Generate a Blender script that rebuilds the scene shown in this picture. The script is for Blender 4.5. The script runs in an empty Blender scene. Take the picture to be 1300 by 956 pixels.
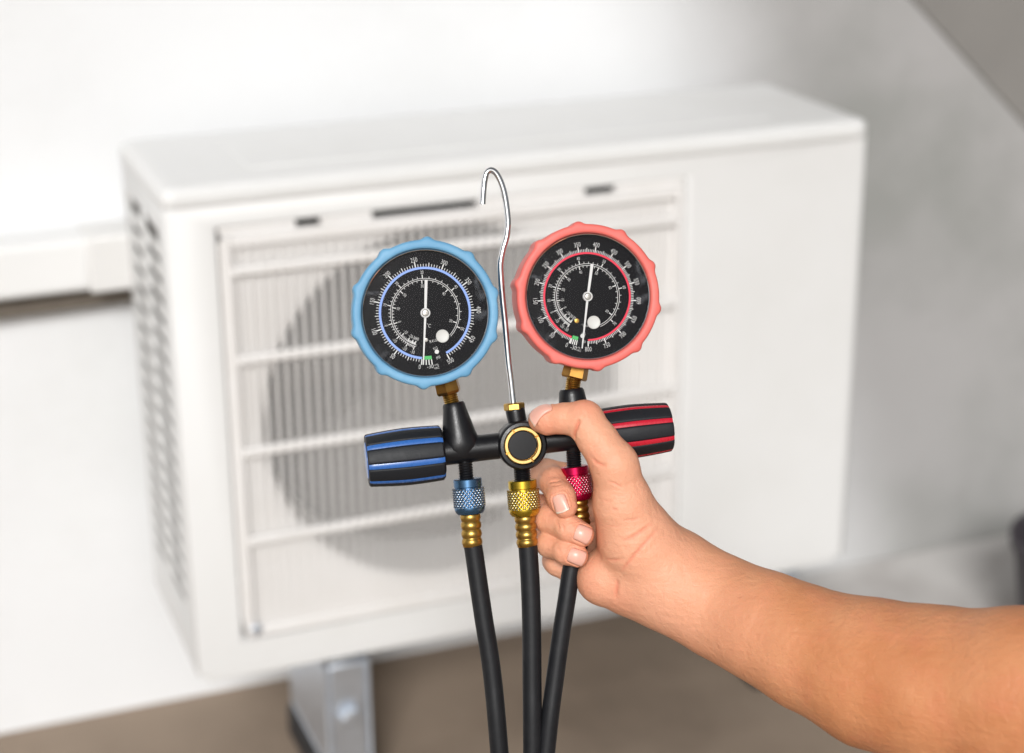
import bpy, math, random
import numpy as np
from mathutils import Vector, Matrix
random.seed(7)
rng = np.random.default_rng(7)
sc = bpy.context.scene
COL = sc.collection
R = math.radians

# ------------------------------------------------------------------ camera
FPX = 2335.6
CAM = np.array([-0.31175542, -1.75437228, 0.99406613])
CM = np.array([[0.93155567, -0.36347936, -0.00931587],      # right
               [-0.12825858, -0.30452186, -0.94383059],     # down
               [0.34022605, 0.88042557, -0.33029841]])      # forward
DIST = 1.045                                                # camera to the gauges (metres)
cd = bpy.data.cameras.new('camera')
cam = bpy.data.objects.new('camera', cd); COL.objects.link(cam)
m = Matrix.Identity(4)
for i in range(3):
    m[i][0], m[i][1], m[i][2], m[i][3] = CM[0][i], -CM[1][i], -CM[2][i], CAM[i]
cam.matrix_world = m
cd.sensor_width = 36.0
cd.lens = FPX / 1300 * 36
cd.shift_y = -45 / 1300
cd.clip_start = 0.05; cd.clip_end = 200
cd.dof.use_dof = True
cd.dof.focus_distance = DIST - 0.006
cd.dof.aperture_fstop = 4.9
sc.camera = cam

# ------------------------------------------------------------------ sky, sun, exposure
SUN_EL, SUN_AZ = R(31), R(204)      # azimuth clockwise from +Y: behind the camera, a little to its left
w = bpy.data.worlds.new('World'); sc.world = w; w.use_nodes = True
nt = w.node_tree; nt.nodes.clear()
out = nt.nodes.new('ShaderNodeOutputWorld'); bg = nt.nodes.new('ShaderNodeBackground')
sky = nt.nodes.new('ShaderNodeTexSky'); sky.sky_type = 'NISHITA'; sky.sun_disc = False
sky.sun_elevation = SUN_EL; sky.sun_rotation = SUN_AZ
sky.air_density = 1.0; sky.dust_density = 4.0; sky.ozone_density = 1.0
hs = nt.nodes.new('ShaderNodeHueSaturation'); hs.inputs['Saturation'].default_value = 0.18
nt.links.new(sky.outputs[0], hs.inputs['Color']); nt.links.new(hs.outputs[0], bg.inputs[0])
bg.inputs[1].default_value = 0.066
nt.links.new(bg.outputs[0], out.inputs[0])
sd = bpy.data.lights.new('sun', 'SUN'); sd.energy = 2.6; sd.angle = R(16); sd.color = (1, 0.992, 0.98)
so = bpy.data.objects.new('sun', sd); COL.objects.link(so)
sdir = Vector((math.sin(SUN_AZ) * math.cos(SUN_EL), math.cos(SUN_AZ) * math.cos(SUN_EL), math.sin(SUN_EL)))
so.rotation_euler = sdir.to_track_quat('Z', 'Y').to_euler()
so.location = (-1, -4, 4)
sc.view_settings.view_transform = 'Standard'; sc.view_settings.look = 'None'
sc.view_settings.gamma = 1.0; sc.view_settings.use_curve_mapping = False
sc.view_settings.exposure = 0.08
sc.cycles.max_bounces = 10; sc.cycles.diffuse_bounces = 5; sc.cycles.glossy_bounces = 5
sc.cycles.transparent_max_bounces = 12
sc.cycles.sample_clamp_indirect = 6
sc.cycles.use_denoising = True

# ------------------------------------------------------------------ materials
def lin(c):
    r = []
    for x in c[:3]:
        x = x / 255.0
        r.append(x / 12.92 if x <= 0.04045 else ((x + 0.055) / 1.055) ** 2.4)
    return tuple(r) + (1.0,)

def mat(name, rgb, rough=0.5, metal=0.0, var=0.08, scale=40.0, bump=0.0, bscale=300.0, spec=0.5, coat=0.0, rvar=0.08, dirt=None, dirt_amt=0.0, dscale=6.0, attr=None, attr_rgb=None):
    M = bpy.data.materials.new(name); M.use_nodes = True
    t = M.node_tree; N, Lk = t.nodes, t.links
    p = N['Principled BSDF']
    p.inputs['Roughness'].default_value = rough; p.inputs['Metallic'].default_value = metal
    p.inputs['Specular IOR Level'].default_value = spec; p.inputs['Coat Weight'].default_value = coat
    p.inputs['Coat Roughness'].default_value = 0.15
    tc = N.new('ShaderNodeTexCoord')
    nz = N.new('ShaderNodeTexNoise'); nz.inputs['Scale'].default_value = scale; nz.inputs['Detail'].default_value = 6
    Lk.new(tc.outputs['Object'], nz.inputs['Vector'])
    c = lin(rgb)
    mx = N.new('ShaderNodeMix'); mx.data_type = 'RGBA'
    mx.inputs['A'].default_value = tuple(x * (1 - var) for x in c[:3]) + (1,)
    mx.inputs['B'].default_value = tuple(min(1, x * (1 + var)) for x in c[:3]) + (1,)
    Lk.new(nz.outputs['Fac'], mx.inputs['Factor'])
    last = mx.outputs['Result']
    if dirt:
        n2 = N.new('ShaderNodeTexNoise'); n2.inputs['Scale'].default_value = dscale; n2.inputs['Detail'].default_value = 8
        n2.inputs['Roughness'].default_value = 0.65
        Lk.new(tc.outputs['Object'], n2.inputs['Vector'])
        rp = N.new('ShaderNodeMapRange'); rp.inputs['From Min'].default_value = 0.45; rp.inputs['From Max'].default_value = 0.72
        rp.inputs['To Max'].default_value = dirt_amt
        Lk.new(n2.outputs['Fac'], rp.inputs['Value'])
        m2 = N.new('ShaderNodeMix'); m2.data_type = 'RGBA'; m2.inputs['B'].default_value = lin(dirt)
        Lk.new(last, m2.inputs['A']); Lk.new(rp.outputs[0], m2.inputs['Factor']); last = m2.outputs['Result']
    if attr:
        at = N.new('ShaderNodeAttribute'); at.attribute_name = attr
        m3 = N.new('ShaderNodeMix'); m3.data_type = 'RGBA'; m3.inputs['B'].default_value = lin(attr_rgb)
        Lk.new(last, m3.inputs['A']); Lk.new(at.outputs['Fac'], m3.inputs['Factor']); last = m3.outputs['Result']
    Lk.new(last, p.inputs['Base Color'])
    if rvar:
        mr = N.new('ShaderNodeMapRange'); mr.inputs['To Min'].default_value = max(0.02, rough - rvar); mr.inputs['To Max'].default_value = min(1, rough + rvar)
        n3 = N.new('ShaderNodeTexNoise'); n3.inputs['Scale'].default_value = scale * 3; n3.inputs['Detail'].default_value = 5
        Lk.new(tc.outputs['Object'], n3.inputs['Vector']); Lk.new(n3.outputs['Fac'], mr.inputs['Value']); Lk.new(mr.outputs[0], p.inputs['Roughness'])
    if bump:
        nb = N.new('ShaderNodeTexNoise'); nb.inputs['Scale'].default_value = bscale; nb.inputs['Detail'].default_value = 4
        Lk.new(tc.outputs['Object'], nb.inputs['Vector'])
        bp = N.new('ShaderNodeBump'); bp.inputs['Strength'].default_value = bump; bp.inputs['Distance'].default_value = 0.002
        Lk.new(nb.outputs['Fac'], bp.inputs['Height']); Lk.new(bp.outputs[0], p.inputs['Normal'])
    return M

M_cement2 = mat('dark_cement', (126, 123, 119), 0.9, var=0.15, scale=6, bump=0.4, bscale=40)
M_ground = mat('brown_concrete_floor', (144, 128, 112), 0.9, var=0.2, scale=9, bump=0.5, bscale=60, dirt=(110, 96, 82), dirt_amt=0.6, dscale=3.5)
M_slab = mat('pale_concrete', (196, 193, 190), 0.85, var=0.06, scale=9, bump=0.3, bscale=60, dirt=(158, 152, 148), dirt_amt=0.85, dscale=5.5)
M_ac = mat('ivory_enamel', (216, 216, 215), 0.42, var=0.02, scale=6, bump=0.05, bscale=250, dirt=(203, 202, 198), dirt_amt=0.3, dscale=5)
M_acp = mat('ivory_plastic', (221, 219, 217), 0.5, var=0.02, scale=8, dirt=(204, 199, 192), dirt_amt=0.35, dscale=7)
M_dark = mat('dark_inside', (74, 68, 62), 0.7, var=0.2, scale=30)
M_fan = mat('grey_fan_plastic', (66, 62, 59), 0.5, var=0.06, scale=10)
M_coil = mat('condenser_fins', (48, 45, 43), 0.5, metal=0.3, var=0.15, scale=60)
M_galv = mat('galvanised_steel', (206, 213, 222), 0.42, metal=0.9, var=0.14, scale=50)
M_rubber = mat('black_rubber', (38, 38, 41), 0.6, var=0.15, scale=120, bump=0.12, bscale=900, spec=0.35)
M_trunk = mat('trunking_plastic', (222, 222, 221), 0.5, var=0.02, scale=6)
M_trunk2 = mat('trunking_joint', (213, 212, 210), 0.5, var=0.03, scale=6)
M_shadow = mat('brown_shadow', (112, 104, 94), 0.9, var=0.2, scale=60)
M_bucket = mat('dark_plastic', (62, 57, 62), 0.5, var=0.1, scale=20)

M_blue = mat('blue_rubber_boot', (98, 152, 188), 0.5, var=0.05, scale=90, bump=0.06, bscale=700, spec=0.45, dirt=(134, 186, 214), dirt_amt=0.4, dscale=40)
M_red = mat('coral_rubber_boot', (220, 104, 95), 0.5, var=0.05, scale=90, bump=0.06, bscale=700, spec=0.45, dirt=(232, 134, 122), dirt_amt=0.4, dscale=40)
M_dial = mat('black_dial_paint', (13, 13, 16), 0.7, var=0.06, scale=200, spec=0.12)
M_case = mat('black_case', (20, 20, 22), 0.4, var=0.1, scale=100)
M_white = mat('white_print', (212, 212, 209), 0.6, var=0.02, scale=100, rvar=0)
M_ringb = mat('blue_print', (132, 162, 228), 0.6, var=0.03, scale=100, rvar=0)
M_ringr = mat('red_print', (226, 36, 66), 0.6, var=0.03, scale=100, rvar=0)
M_green = mat('green_print', (70, 176, 92), 0.6, var=0.03, scale=100, rvar=0)
M_steel = mat('steel_hub', (168, 165, 158), 0.35, metal=0.9, var=0.1, scale=300)
M_cap = mat('grey_plastic_cap', (206, 206, 200), 0.5, var=0.05, scale=300)
M_body = mat('black_anodised_body', (17, 17, 20), 0.33, var=0.15, scale=140, bump=0.05, bscale=1200, spec=0.42, rvar=0.12)
M_knob = mat('black_knob_rubber', (28, 30, 34), 0.52, var=0.1, scale=140, bump=0.08, bscale=1200, spec=0.3)
M_strb = mat('blue_knob_stripe', (50, 100, 172), 0.28, var=0.06, scale=120, coat=0.3)
M_strr = mat('red_knob_stripe', (188, 26, 48), 0.28, var=0.06, scale=120, coat=0.3)
M_brass = mat('brass', (190, 154, 80), 0.34, metal=1.0, var=0.16, scale=160, dirt=(120, 84, 36), dirt_amt=0.5, dscale=120, rvar=0.12)
M_brassd = mat('aged_brass', (164, 122, 62), 0.34, metal=1.0, var=0.2, scale=160, dirt=(92, 64, 34), dirt_amt=0.6, dscale=120, rvar=0.12)
M_gold = mat('gold_trim', (222, 186, 118), 0.3, metal=0.85, var=0.06, scale=160)
M_chrome = mat('polished_chrome', (222, 224, 226), 0.06, metal=1.0, var=0.03, scale=100, rvar=0.03)
M_cpb = mat('blue_anodised_coupling', (78, 112, 146), 0.26, metal=0.9, var=0.1, scale=200, attr='wear', attr_rgb=(240, 242, 242))
M_cpy = mat('gold_anodised_coupling', (190, 160, 54), 0.24, metal=0.95, var=0.1, scale=200, attr='wear', attr_rgb=(240, 240, 222))
M_cpr = mat('crimson_anodised_coupling', (186, 18, 70), 0.24, metal=0.85, var=0.1, scale=200, attr='wear', attr_rgb=(236, 214, 216))
M_hose = mat('black_hose_rubber', (24, 25, 28), 0.5, var=0.14, scale=160, bump=0.1, bscale=1500, spec=0.28, dirt=(46, 46, 48), dirt_amt=0.3, dscale=90)
M_eye = mat('dark_sight_glass', (17, 17, 20), 0.35, var=0.1, scale=300, spec=0.3)

def glass_mat():
    M = bpy.data.materials.new('gauge_lens'); M.use_nodes = True
    t = M.node_tree; N, Lk = t.nodes, t.links; N.clear()
    o = N.new('ShaderNodeOutputMaterial'); mxs = N.new('ShaderNodeMixShader')
    tr = N.new('ShaderNodeBsdfTransparent'); tr.inputs[0].default_value = (0.97, 0.97, 0.98, 1)
    gl = N.new('ShaderNodeBsdfGlossy'); gl.inputs['Roughness'].default_value = 0.05
    fr = N.new('ShaderNodeFresnel'); fr.inputs[0].default_value = 1.24
    Lk.new(fr.outputs[0], mxs.inputs[0]); Lk.new(tr.outputs[0], mxs.inputs[1]); Lk.new(gl.outputs[0], mxs.inputs[2])
    # cloud reflections painted onto the lens as a pale mottled film
    tc = N.new('ShaderNodeTexCoord'); nz = N.new('ShaderNodeTexNoise'); nz.inputs['Scale'].default_value = 55; nz.inputs['Detail'].default_value = 7
    nz.inputs['Distortion'].default_value = 1.6
    Lk.new(tc.outputs['Object'], nz.inputs['Vector'])
    mr = N.new('ShaderNodeMapRange'); mr.inputs['From Min'].default_value = 0.56; mr.inputs['From Max'].default_value = 0.80; mr.inputs['To Max'].default_value = 0.24
    Lk.new(nz.outputs['Fac'], mr.inputs['Value'])
    at = N.new('ShaderNodeAttribute'); at.attribute_name = 'painted_glare'
    mu = N.new('ShaderNodeMath'); mu.operation = 'MULTIPLY'
    Lk.new(mr.outputs[0], mu.inputs[0]); Lk.new(at.outputs['Fac'], mu.inputs[1])
    df = N.new('ShaderNodeBsdfDiffuse'); df.inputs[0].default_value = (0.75, 0.8, 0.88, 1)
    m2 = N.new('ShaderNodeMixShader')
    Lk.new(mu.outputs[0], m2.inputs[0]); Lk.new(mxs.outputs[0], m2.inputs[1]); Lk.new(df.outputs[0], m2.inputs[2])
    Lk.new(m2.outputs[0], o.inputs[0])
    return M
M_lens = glass_mat()

def skin_mat():
    M = bpy.data.materials.new('skin'); M.use_nodes = True
    t = M.node_tree; N, Lk = t.nodes, t.links
    p = N['Principled BSDF']; p.inputs['Roughness'].default_value = 0.48
    p.inputs['Specular IOR Level'].default_value = 0.28
    p.subsurface_method = 'RANDOM_WALK'
    p.inputs['Subsurface Weight'].default_value = 0.14
    p.inputs['Subsurface Radius'].default_value = (1.0, 0.35, 0.2)
    p.inputs['Subsurface Scale'].default_value = 0.004
    tc = N.new('ShaderNodeTexCoord')
    def noise(s, d=5, dist=0.0):
        n = N.new('ShaderNodeTexNoise'); n.inputs['Scale'].default_value = s; n.inputs['Detail'].default_value = d; n.inputs['Distortion'].default_value = dist
        Lk.new(tc.outputs['Object'], n.inputs['Vector']); return n.outputs['Fac']
    def mix(a, b, fac, hi=1.0, lo=0.3, top=0.7):
        mr = N.new('ShaderNodeMapRange'); mr.inputs['From Min'].default_value = lo; mr.inputs['From Max'].default_value = top; mr.inputs['To Max'].default_value = hi
        Lk.new(fac, mr.inputs['Value'])
        mx = N.new('ShaderNodeMix'); mx.data_type = 'RGBA'
        if isinstance(a, tuple): mx.inputs['A'].default_value = a
        else: Lk.new(a, mx.inputs['A'])
        mx.inputs['B'].default_value = b
        Lk.new(mr.outputs[0], mx.inputs['Factor']); return mx.outputs['Result']
    c = mix(lin((190, 124, 82)), lin((208, 145, 103)), noise(30))
    c = mix(c, lin((210, 124, 96)), noise(55, 6, 0.5), 0.28, 0.5, 0.75)
    c = mix(c, lin((188, 120, 82)), noise(220, 3), 0.35, 0.5, 0.8)
    def attr(n):
        a = N.new('ShaderNodeAttribute'); a.attribute_name = n; return a.outputs['Fac']
    c = mix(c, lin((228, 168, 138)), attr('palm'), 0.85, 0.0, 1.0)     # palm skin is paler and pinker
    c = mix(c, lin((214, 104, 80)), attr('flush_shade'), 0.55, 0.0, 1.0)    # red fingertips; in the folds the red also stands in for shade
    Lk.new(c, p.inputs['Base Color'])
    mpn = N.new('ShaderNodeMapping'); mpn.inputs['Rotation'].default_value = (0, R(24), 0); mpn.inputs['Scale'].default_value = (45, 60, 260)
    Lk.new(tc.outputs['Object'], mpn.inputs['Vector'])
    nl = N.new('ShaderNodeTexNoise'); nl.inputs['Scale'].default_value = 1.0; nl.inputs['Detail'].default_value = 6; nl.inputs['Distortion'].default_value = 0.8
    Lk.new(mpn.outputs[0], nl.inputs['Vector'])
    b0 = N.new('ShaderNodeBump'); b0.inputs['Strength'].default_value = 0.24; b0.inputs['Distance'].default_value = 0.0016
    Lk.new(nl.outputs['Fac'], b0.inputs['Height'])
    vor = N.new('ShaderNodeTexVoronoi'); vor.feature = 'DISTANCE_TO_EDGE'; vor.inputs['Scale'].default_value = 700
    Lk.new(tc.outputs['Object'], vor.inputs['Vector'])
    b1 = N.new('ShaderNodeBump'); b1.inputs['Strength'].default_value = 0.30; b1.inputs['Distance'].default_value = 0.0006
    Lk.new(vor.outputs['Distance'], b1.inputs['Height']); Lk.new(b0.outputs[0], b1.inputs['Normal'])
    b2 = N.new('ShaderNodeBump'); b2.inputs['Strength'].default_value = 0.50; b2.inputs['Distance'].default_value = 0.0014
    Lk.new(noise(260, 5, 0.4), b2.inputs['Height']); Lk.new(b1.outputs[0], b2.inputs['Normal'])
    Lk.new(b2.outputs[0], p.inputs['Normal'])
    return M
M_skin = skin_mat()
def nail_mat():
    M = mat('fingernail', (228, 172, 154), 0.36, var=0.05, scale=300, coat=0.12, attr='free', attr_rgb=(240, 226, 206))
    p = M.node_tree.nodes['Principled BSDF']
    p.inputs['Subsurface Weight'].default_value = 0.1; p.inputs['Subsurface Scale'].default_value = 0.002
    return M
M_nail = nail_mat()

# ------------------------------------------------------------------ mesh helpers
class MB:
    def __init__(s): s.v = []; s.f = []; s.m = []; s.c = []
    def add(s, vs, fs, mi=0, c=None):
        b = len(s.v); s.v.extend([tuple(map(float, q)) for q in vs])
        s.f.extend([tuple(b + i for i in f) for f in fs]); s.m.extend([mi] * len(fs))
        s.c.extend(c if c is not None else [0.0] * len(vs))
    def box(s, lo, hi, mi=0, M=None):
        x0, y0, z0 = lo; x1, y1, z1 = hi
        vs = [(x0, y0, z0), (x1, y0, z0), (x1, y1, z0), (x0, y1, z0), (x0, y0, z1), (x1, y0, z1), (x1, y1, z1), (x0, y1, z1)]
        if M is not None: vs = [M @ Vector(q) for q in vs]
        s.add(vs, [(3, 2, 1, 0), (4, 5, 6, 7), (0, 1, 5, 4), (1, 2, 6, 5), (2, 3, 7, 6), (3, 0, 4, 7)], mi)
    def lathe(s, p0, ax, prof, seg=48, mi=0, rfun=None, cfun=None, close=True, ph0=0.0):
        """prof: (distance along axis, radius) in metres"""
        p0 = np.array(p0, float); a = np.array(ax, float); a /= np.linalg.norm(a)
        h = np.array([0, 0, 1.0]) if abs(a[2]) < 0.9 else np.array([1.0, 0, 0])
        e1 = np.cross(h, a); e1 /= np.linalg.norm(e1); e2 = np.cross(a, e1)
        vs, cs = [], []
        for (t, r) in prof:
            for k in range(seg):
                ph = 2 * math.pi * k / seg + ph0
                rr = r if rfun is None else rfun(t, r, ph)
                vs.append(p0 + a * t + (e1 * math.cos(ph) + e2 * math.sin(ph)) * rr)
                cs.append(0.0 if cfun is None else cfun(t, r, ph))
        fs = []
        n = len(prof)
        for i in range(n - 1):
            for k in range(seg):
                k2 = (k + 1) % seg
                fs.append((i * seg + k, i * seg + k2, (i + 1) * seg + k2, (i + 1) * seg + k))
        if close:
            fs.append(tuple(range(seg - 1, -1, -1))); fs.append(tuple((n - 1) * seg + k for k in range(seg)))
        s.add(vs, fs, mi, cs)
    def tube(s, pts, rad, seg=20, mi=0, cap=True):
        P = np.array(pts, float); n = len(P)
        T = np.gradient(P, axis=0); T /= np.linalg.norm(T, axis=1)[:, None]
        u = np.cross(T[0], [0.31, 0.95, 0.12]); u /= np.linalg.norm(u)
        vs = []
        for i in range(n):
            u = u - T[i] * (u @ T[i]); u /= np.linalg.norm(u); v = np.cross(T[i], u)
            r = rad[i] if hasattr(rad, '__len__') else rad
            for k in range(seg):
                a = 2 * math.pi * k / seg
                vs.append(P[i] + (u * math.cos(a) + v * math.sin(a)) * r)
        fs = [(i * seg + k, i * seg + (k + 1) % seg, (i + 1) * seg + (k + 1) % seg, (i + 1) * seg + k) for i in range(n - 1) for k in range(seg)]
        if cap:
            fs.append(tuple(range(seg - 1, -1, -1))); fs.append(tuple((n - 1) * seg + k for k in range(seg)))
        s.add(vs, fs, mi)
    def mesh(s, name, mats, smooth=35, attr=None):
        me = bpy.data.meshes.new(name); me.from_pydata(s.v, [], s.f)
        for q in (mats if isinstance(mats, (list, tuple)) else [mats]): me.materials.append(q)
        me.polygons.foreach_set('material_index', s.m)
        if attr:
            a = me.attributes.new(attr, 'FLOAT', 'POINT'); a.data.foreach_set('value', s.c)
        me.validate(); me.update()
        import bmesh
        bm = bmesh.new(); bm.from_mesh(me); bmesh.ops.recalc_face_normals(bm, faces=bm.faces); bm.to_mesh(me); bm.free()
        if smooth:
            me.polygons.foreach_set('use_smooth', [True] * len(me.polygons))
            me.set_sharp_from_angle(angle=R(smooth))
        return me

def link(name, me, parent=None, bevel=0, seg=3, label=None):
    o = bpy.data.objects.new(name, me); COL.objects.link(o)
    if parent is not None: o.parent = parent
    if bevel:
        b = o.modifiers.new('bevel', 'BEVEL'); b.width = bevel; b.segments = seg; b.limit_method = 'ANGLE'; b.angle_limit = R(40)
        b.harden_normals = False
    if label: o['label'] = label
    return o
def tag(o, label, cat, group=None):
    o['label'] = label; o['category'] = cat
    if group: o['group'] = group
    return o
def empty(name, M=None):
    o = bpy.data.objects.new(name, None); COL.objects.link(o); o.empty_display_size = 0.05
    if M is not None: o.matrix_world = M
    return o
def catmull(pts, n=10):
    P = [np.array(p, float) for p in pts]; P = [2 * P[0] - P[1]] + P + [2 * P[-1] - P[-2]]
    r = []
    for i in range(1, len(P) - 2):
        for k in range(n):
            t = k / n; a, b, c, d = P[i - 1:i + 3]
            r.append(0.5 * ((2 * b) + (-a + c) * t + (2 * a - 5 * b + 4 * c - d) * t * t + (-a + 3 * b - 3 * c + d) * t ** 3))
    r.append(P[-2]); return np.array(r)

# ------------------------------------------------------------------ ground and walls
ZG = -0.192
YW = 0.30
def struct(name, mb, m_, bevel=0):
    o = link(name, mb.mesh(name, m_, 0), None, bevel); o['kind'] = 'structure'; return o
b = MB(); b.add([(-40, -40, ZG), (40, -40, ZG), (40, 40, ZG), (-40, 40, ZG)], [(0, 1, 2, 3)])
struct('ground', b, M_ground)
b = MB(); b.box((0.80, -0.7, ZG - 0.02), (2.6, 0.2985, ZG + 0.006)); struct('concrete_apron', b, M_slab, 0.003)

# plastered wall: white paint, with soft shade mixed into the colour at its right end
def shaded_wall():
    M = mat('wall_paint_with_shade', (221, 222, 223), 0.82, var=0.03, scale=4, bump=0.3, bscale=60, dirt=(208, 209, 208), dirt_amt=0.6, dscale=2.5)
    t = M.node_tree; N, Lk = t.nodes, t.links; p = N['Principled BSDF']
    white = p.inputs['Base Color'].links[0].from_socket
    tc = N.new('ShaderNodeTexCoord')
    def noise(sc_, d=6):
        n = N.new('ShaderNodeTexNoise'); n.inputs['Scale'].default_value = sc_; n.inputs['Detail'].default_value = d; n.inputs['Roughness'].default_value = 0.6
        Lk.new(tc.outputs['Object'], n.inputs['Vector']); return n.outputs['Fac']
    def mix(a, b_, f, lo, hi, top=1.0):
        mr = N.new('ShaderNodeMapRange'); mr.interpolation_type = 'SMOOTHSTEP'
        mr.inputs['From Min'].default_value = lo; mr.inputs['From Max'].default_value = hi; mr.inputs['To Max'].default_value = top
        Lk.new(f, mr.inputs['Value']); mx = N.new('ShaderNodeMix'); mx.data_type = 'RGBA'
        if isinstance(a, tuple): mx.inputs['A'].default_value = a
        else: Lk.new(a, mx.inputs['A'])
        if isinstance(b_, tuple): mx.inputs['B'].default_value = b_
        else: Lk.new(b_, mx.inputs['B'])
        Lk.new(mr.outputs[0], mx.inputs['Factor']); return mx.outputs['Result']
    grey_shade = mix(lin((160, 158, 157)), lin((136, 137, 133)), noise(2.2), 0.40, 0.68, 0.9)
    grey_shade = mix(grey_shade, lin((172, 169, 169)), noise(4.0), 0.50, 0.78, 0.5)
    grey_shade = mix(grey_shade, lin((124, 120, 114)), noise(40), 0.58, 0.8, 0.35)
    # ragged edge of the painted shade, running down to the right
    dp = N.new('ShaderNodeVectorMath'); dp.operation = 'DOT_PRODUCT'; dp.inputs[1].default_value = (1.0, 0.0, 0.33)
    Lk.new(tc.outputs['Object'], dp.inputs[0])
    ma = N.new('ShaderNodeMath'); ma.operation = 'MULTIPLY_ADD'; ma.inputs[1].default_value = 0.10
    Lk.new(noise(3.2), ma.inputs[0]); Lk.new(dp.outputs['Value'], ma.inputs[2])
    Lk.new(mix(white, grey_shade, ma.outputs[0], 0.82, 1.14), p.inputs['Base Color'])
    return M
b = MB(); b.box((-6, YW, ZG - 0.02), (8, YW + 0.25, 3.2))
o = link('plaster_wall', b.mesh('plaster_wall', shaded_wall(), 0)); tag(o, 'white plastered wall behind the air conditioner, with shade painted in grey on the right', 'wall')
# sloping concrete beam (underside of a stair) across the top right
b = MB()
th = 0.34
q0 = np.array([0.62, 1.02]); q1 = np.array([2.2, -0.60 + 0.12])
dirv = (q1 - q0) / np.linalg.norm(q1 - q0); nv = np.array([-dirv[1], dirv[0]])
pts = [q0, q1, q1 + nv * th, q0 + nv * th]
vs = [(p[0], YW - 0.005, p[1]) for p in pts] + [(p[0], YW + 0.06, p[1]) for p in pts]
b.add(vs, [(0, 1, 2, 3), (7, 6, 5, 4), (0, 4, 5, 1), (1, 5, 6, 2), (2, 6, 7, 3), (3, 7, 4, 0)])
o = link('sloping_beam', b.mesh('sloping_beam', M_cement2, 0), None, 0.004, 3); tag(o, 'darker grey concrete beam sloping down across the grey end of the wall', 'beam')

# trunking and the pipe standing in for its shadow, left of the unit
t_ = empty('cable_trunking', Matrix.Translation((-0.1, YW, 0.37)))
tag(t_, 'white plastic trunking running along the white wall into the air conditioner', 'trunking')
b = MB(); b.box((-3.0, -0.068, 0.005), (0.058, -0.002, 0.066)); link('trunking_cover', b.mesh('trunking_cover', M_trunk), t_, 0.008, 4)
b = MB(); b.box((0.054, -0.0715, 0.003), (0.30, -0.002, 0.067)); link('joint_cover', b.mesh('joint_cover', M_trunk2), t_, 0.004, 3)
b = MB(); xs = np.linspace(-3.0, 0.12, 24)
b.tube([(x, YW - 0.024, 0.355 + 0.002 * math.sin(x * 9)) for x in xs], 0.0105, 14)
o = link('trunking_shadow', b.mesh('trunking_shadow', M_shadow)); tag(o, 'shadow added as a thin dark brown pipe running just under the white trunking', 'strip')

# dark bucket at the right edge
b = MB(); b.lathe((1.135, -0.05, ZG + 0.0065), (0, 0, 1), [(0, 0.075), (0.01, 0.08), (0.15, 0.098), (0.155, 0.104), (0.168, 0.105), (0.169, 0.098), (0.02, 0.076)], 40)
o = link('bucket', b.mesh('bucket', M_bucket)); tag(o, 'dark plastic bucket on the ground at the right edge, beyond the forearm', 'bucket')

# ------------------------------------------------------------------ air conditioner (front face on Y = 0)
AW, AH, AD = 0.80, 0.5215, 0.235
ac = empty('air_conditioner'); tag(ac, 'white outdoor air conditioner unit with round fan behind a slatted grille', 'air conditioner')
GX0, GX1, GZ0, GZ1 = 0.052, 0.572, 0.036, 0.4975      # grille opening
b = MB()
# front sheet with rectangular opening, left side with vent opening, other sides
VY0, VY1, VZ0, VZ1 = 0.045, 0.222, 0.05, 0.487
def ring(o4, i4, inner):   # outer quad, inner quad, inner wall offset
    n = len(b.v)
    vs = o4 + i4 + [tuple(np.array(q) + np.array(inner)) for q in i4]
    fs = [(k, (k + 1) % 4, 4 + (k + 1) % 4, 4 + k) for k in range(4)] + [(4 + k, 4 + (k + 1) % 4, 8 + (k + 1) % 4, 8 + k) for k in range(4)]
    b.add(vs, fs)
ring([(0, 0, 0), (AW, 0, 0), (AW, 0, AH), (0, 0, AH)], [(GX0, 0, GZ0), (GX1, 0, GZ0), (GX1, 0, GZ1), (GX0, 0, GZ1)], (0, 0.02, 0))
ring([(0, AD, 0), (0, 0, 0), (0, 0, AH), (0, AD, AH)], [(0, VY1, VZ0), (0, VY0, VZ0), (0, VY0, VZ1), (0, VY1, VZ1)], (0.006, 0, 0))
b.add([(AW, 0, 0), (AW, AD, 0), (AW, AD, AH), (AW, 0, AH), (0, 0, 0), (0, AD, 0), (0, AD, AH)],
      [(0, 1, 2, 3), (4, 5, 1, 0), (1, 5, 6, 2)])
import bmesh
me = b.mesh('casing', M_ac, 0)
bm = bmesh.new(); bm.from_mesh(me); bmesh.ops.remove_doubles(bm, verts=bm.verts, dist=1e-5); bmesh.ops.recalc_face_normals(bm, faces=bm.faces); bm.to_mesh(me); bm.free()
me.polygons.foreach_set('use_smooth', [True] * len(me.polygons)); me.set_sharp_from_angle(angle=R(50))
link('casing', me, ac, 0.010, 4)
def footprint(ins, rad, z, n=8):
    x0, x1, y0, y1 = -0.0025 + ins, AW + 0.0025 - ins, -0.003 + ins, AD + 0.004 - ins; r = max(0.002, rad - ins); q = []
    for (cx_, cy_, a0) in ((x1 - r, y1 - r, 0), (x0 + r, y1 - r, 90), (x0 + r, y0 + r, 180), (x1 - r, y0 + r, 270)):
        for k in range(n): q.append((cx_ + r * math.cos(R(a0 + 90 * k / (n - 1))), cy_ + r * math.sin(R(a0 + 90 * k / (n - 1))), z))
    return q
b = MB(); rings = [footprint(i_, 0.016, z_) for i_, z_ in ((0.004, 0.5222), (0.0008, 0.5222), (0, 0.5234), (0, 0.5318), (0.0007, 0.5350), (0.0026, 0.5382), (0.0058, 0.5405), (0.010, 0.5418), (0.016, 0.5424), (0.022, 0.5426))]
nn_ = len(rings[0]); vs = sum(rings, [])
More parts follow.
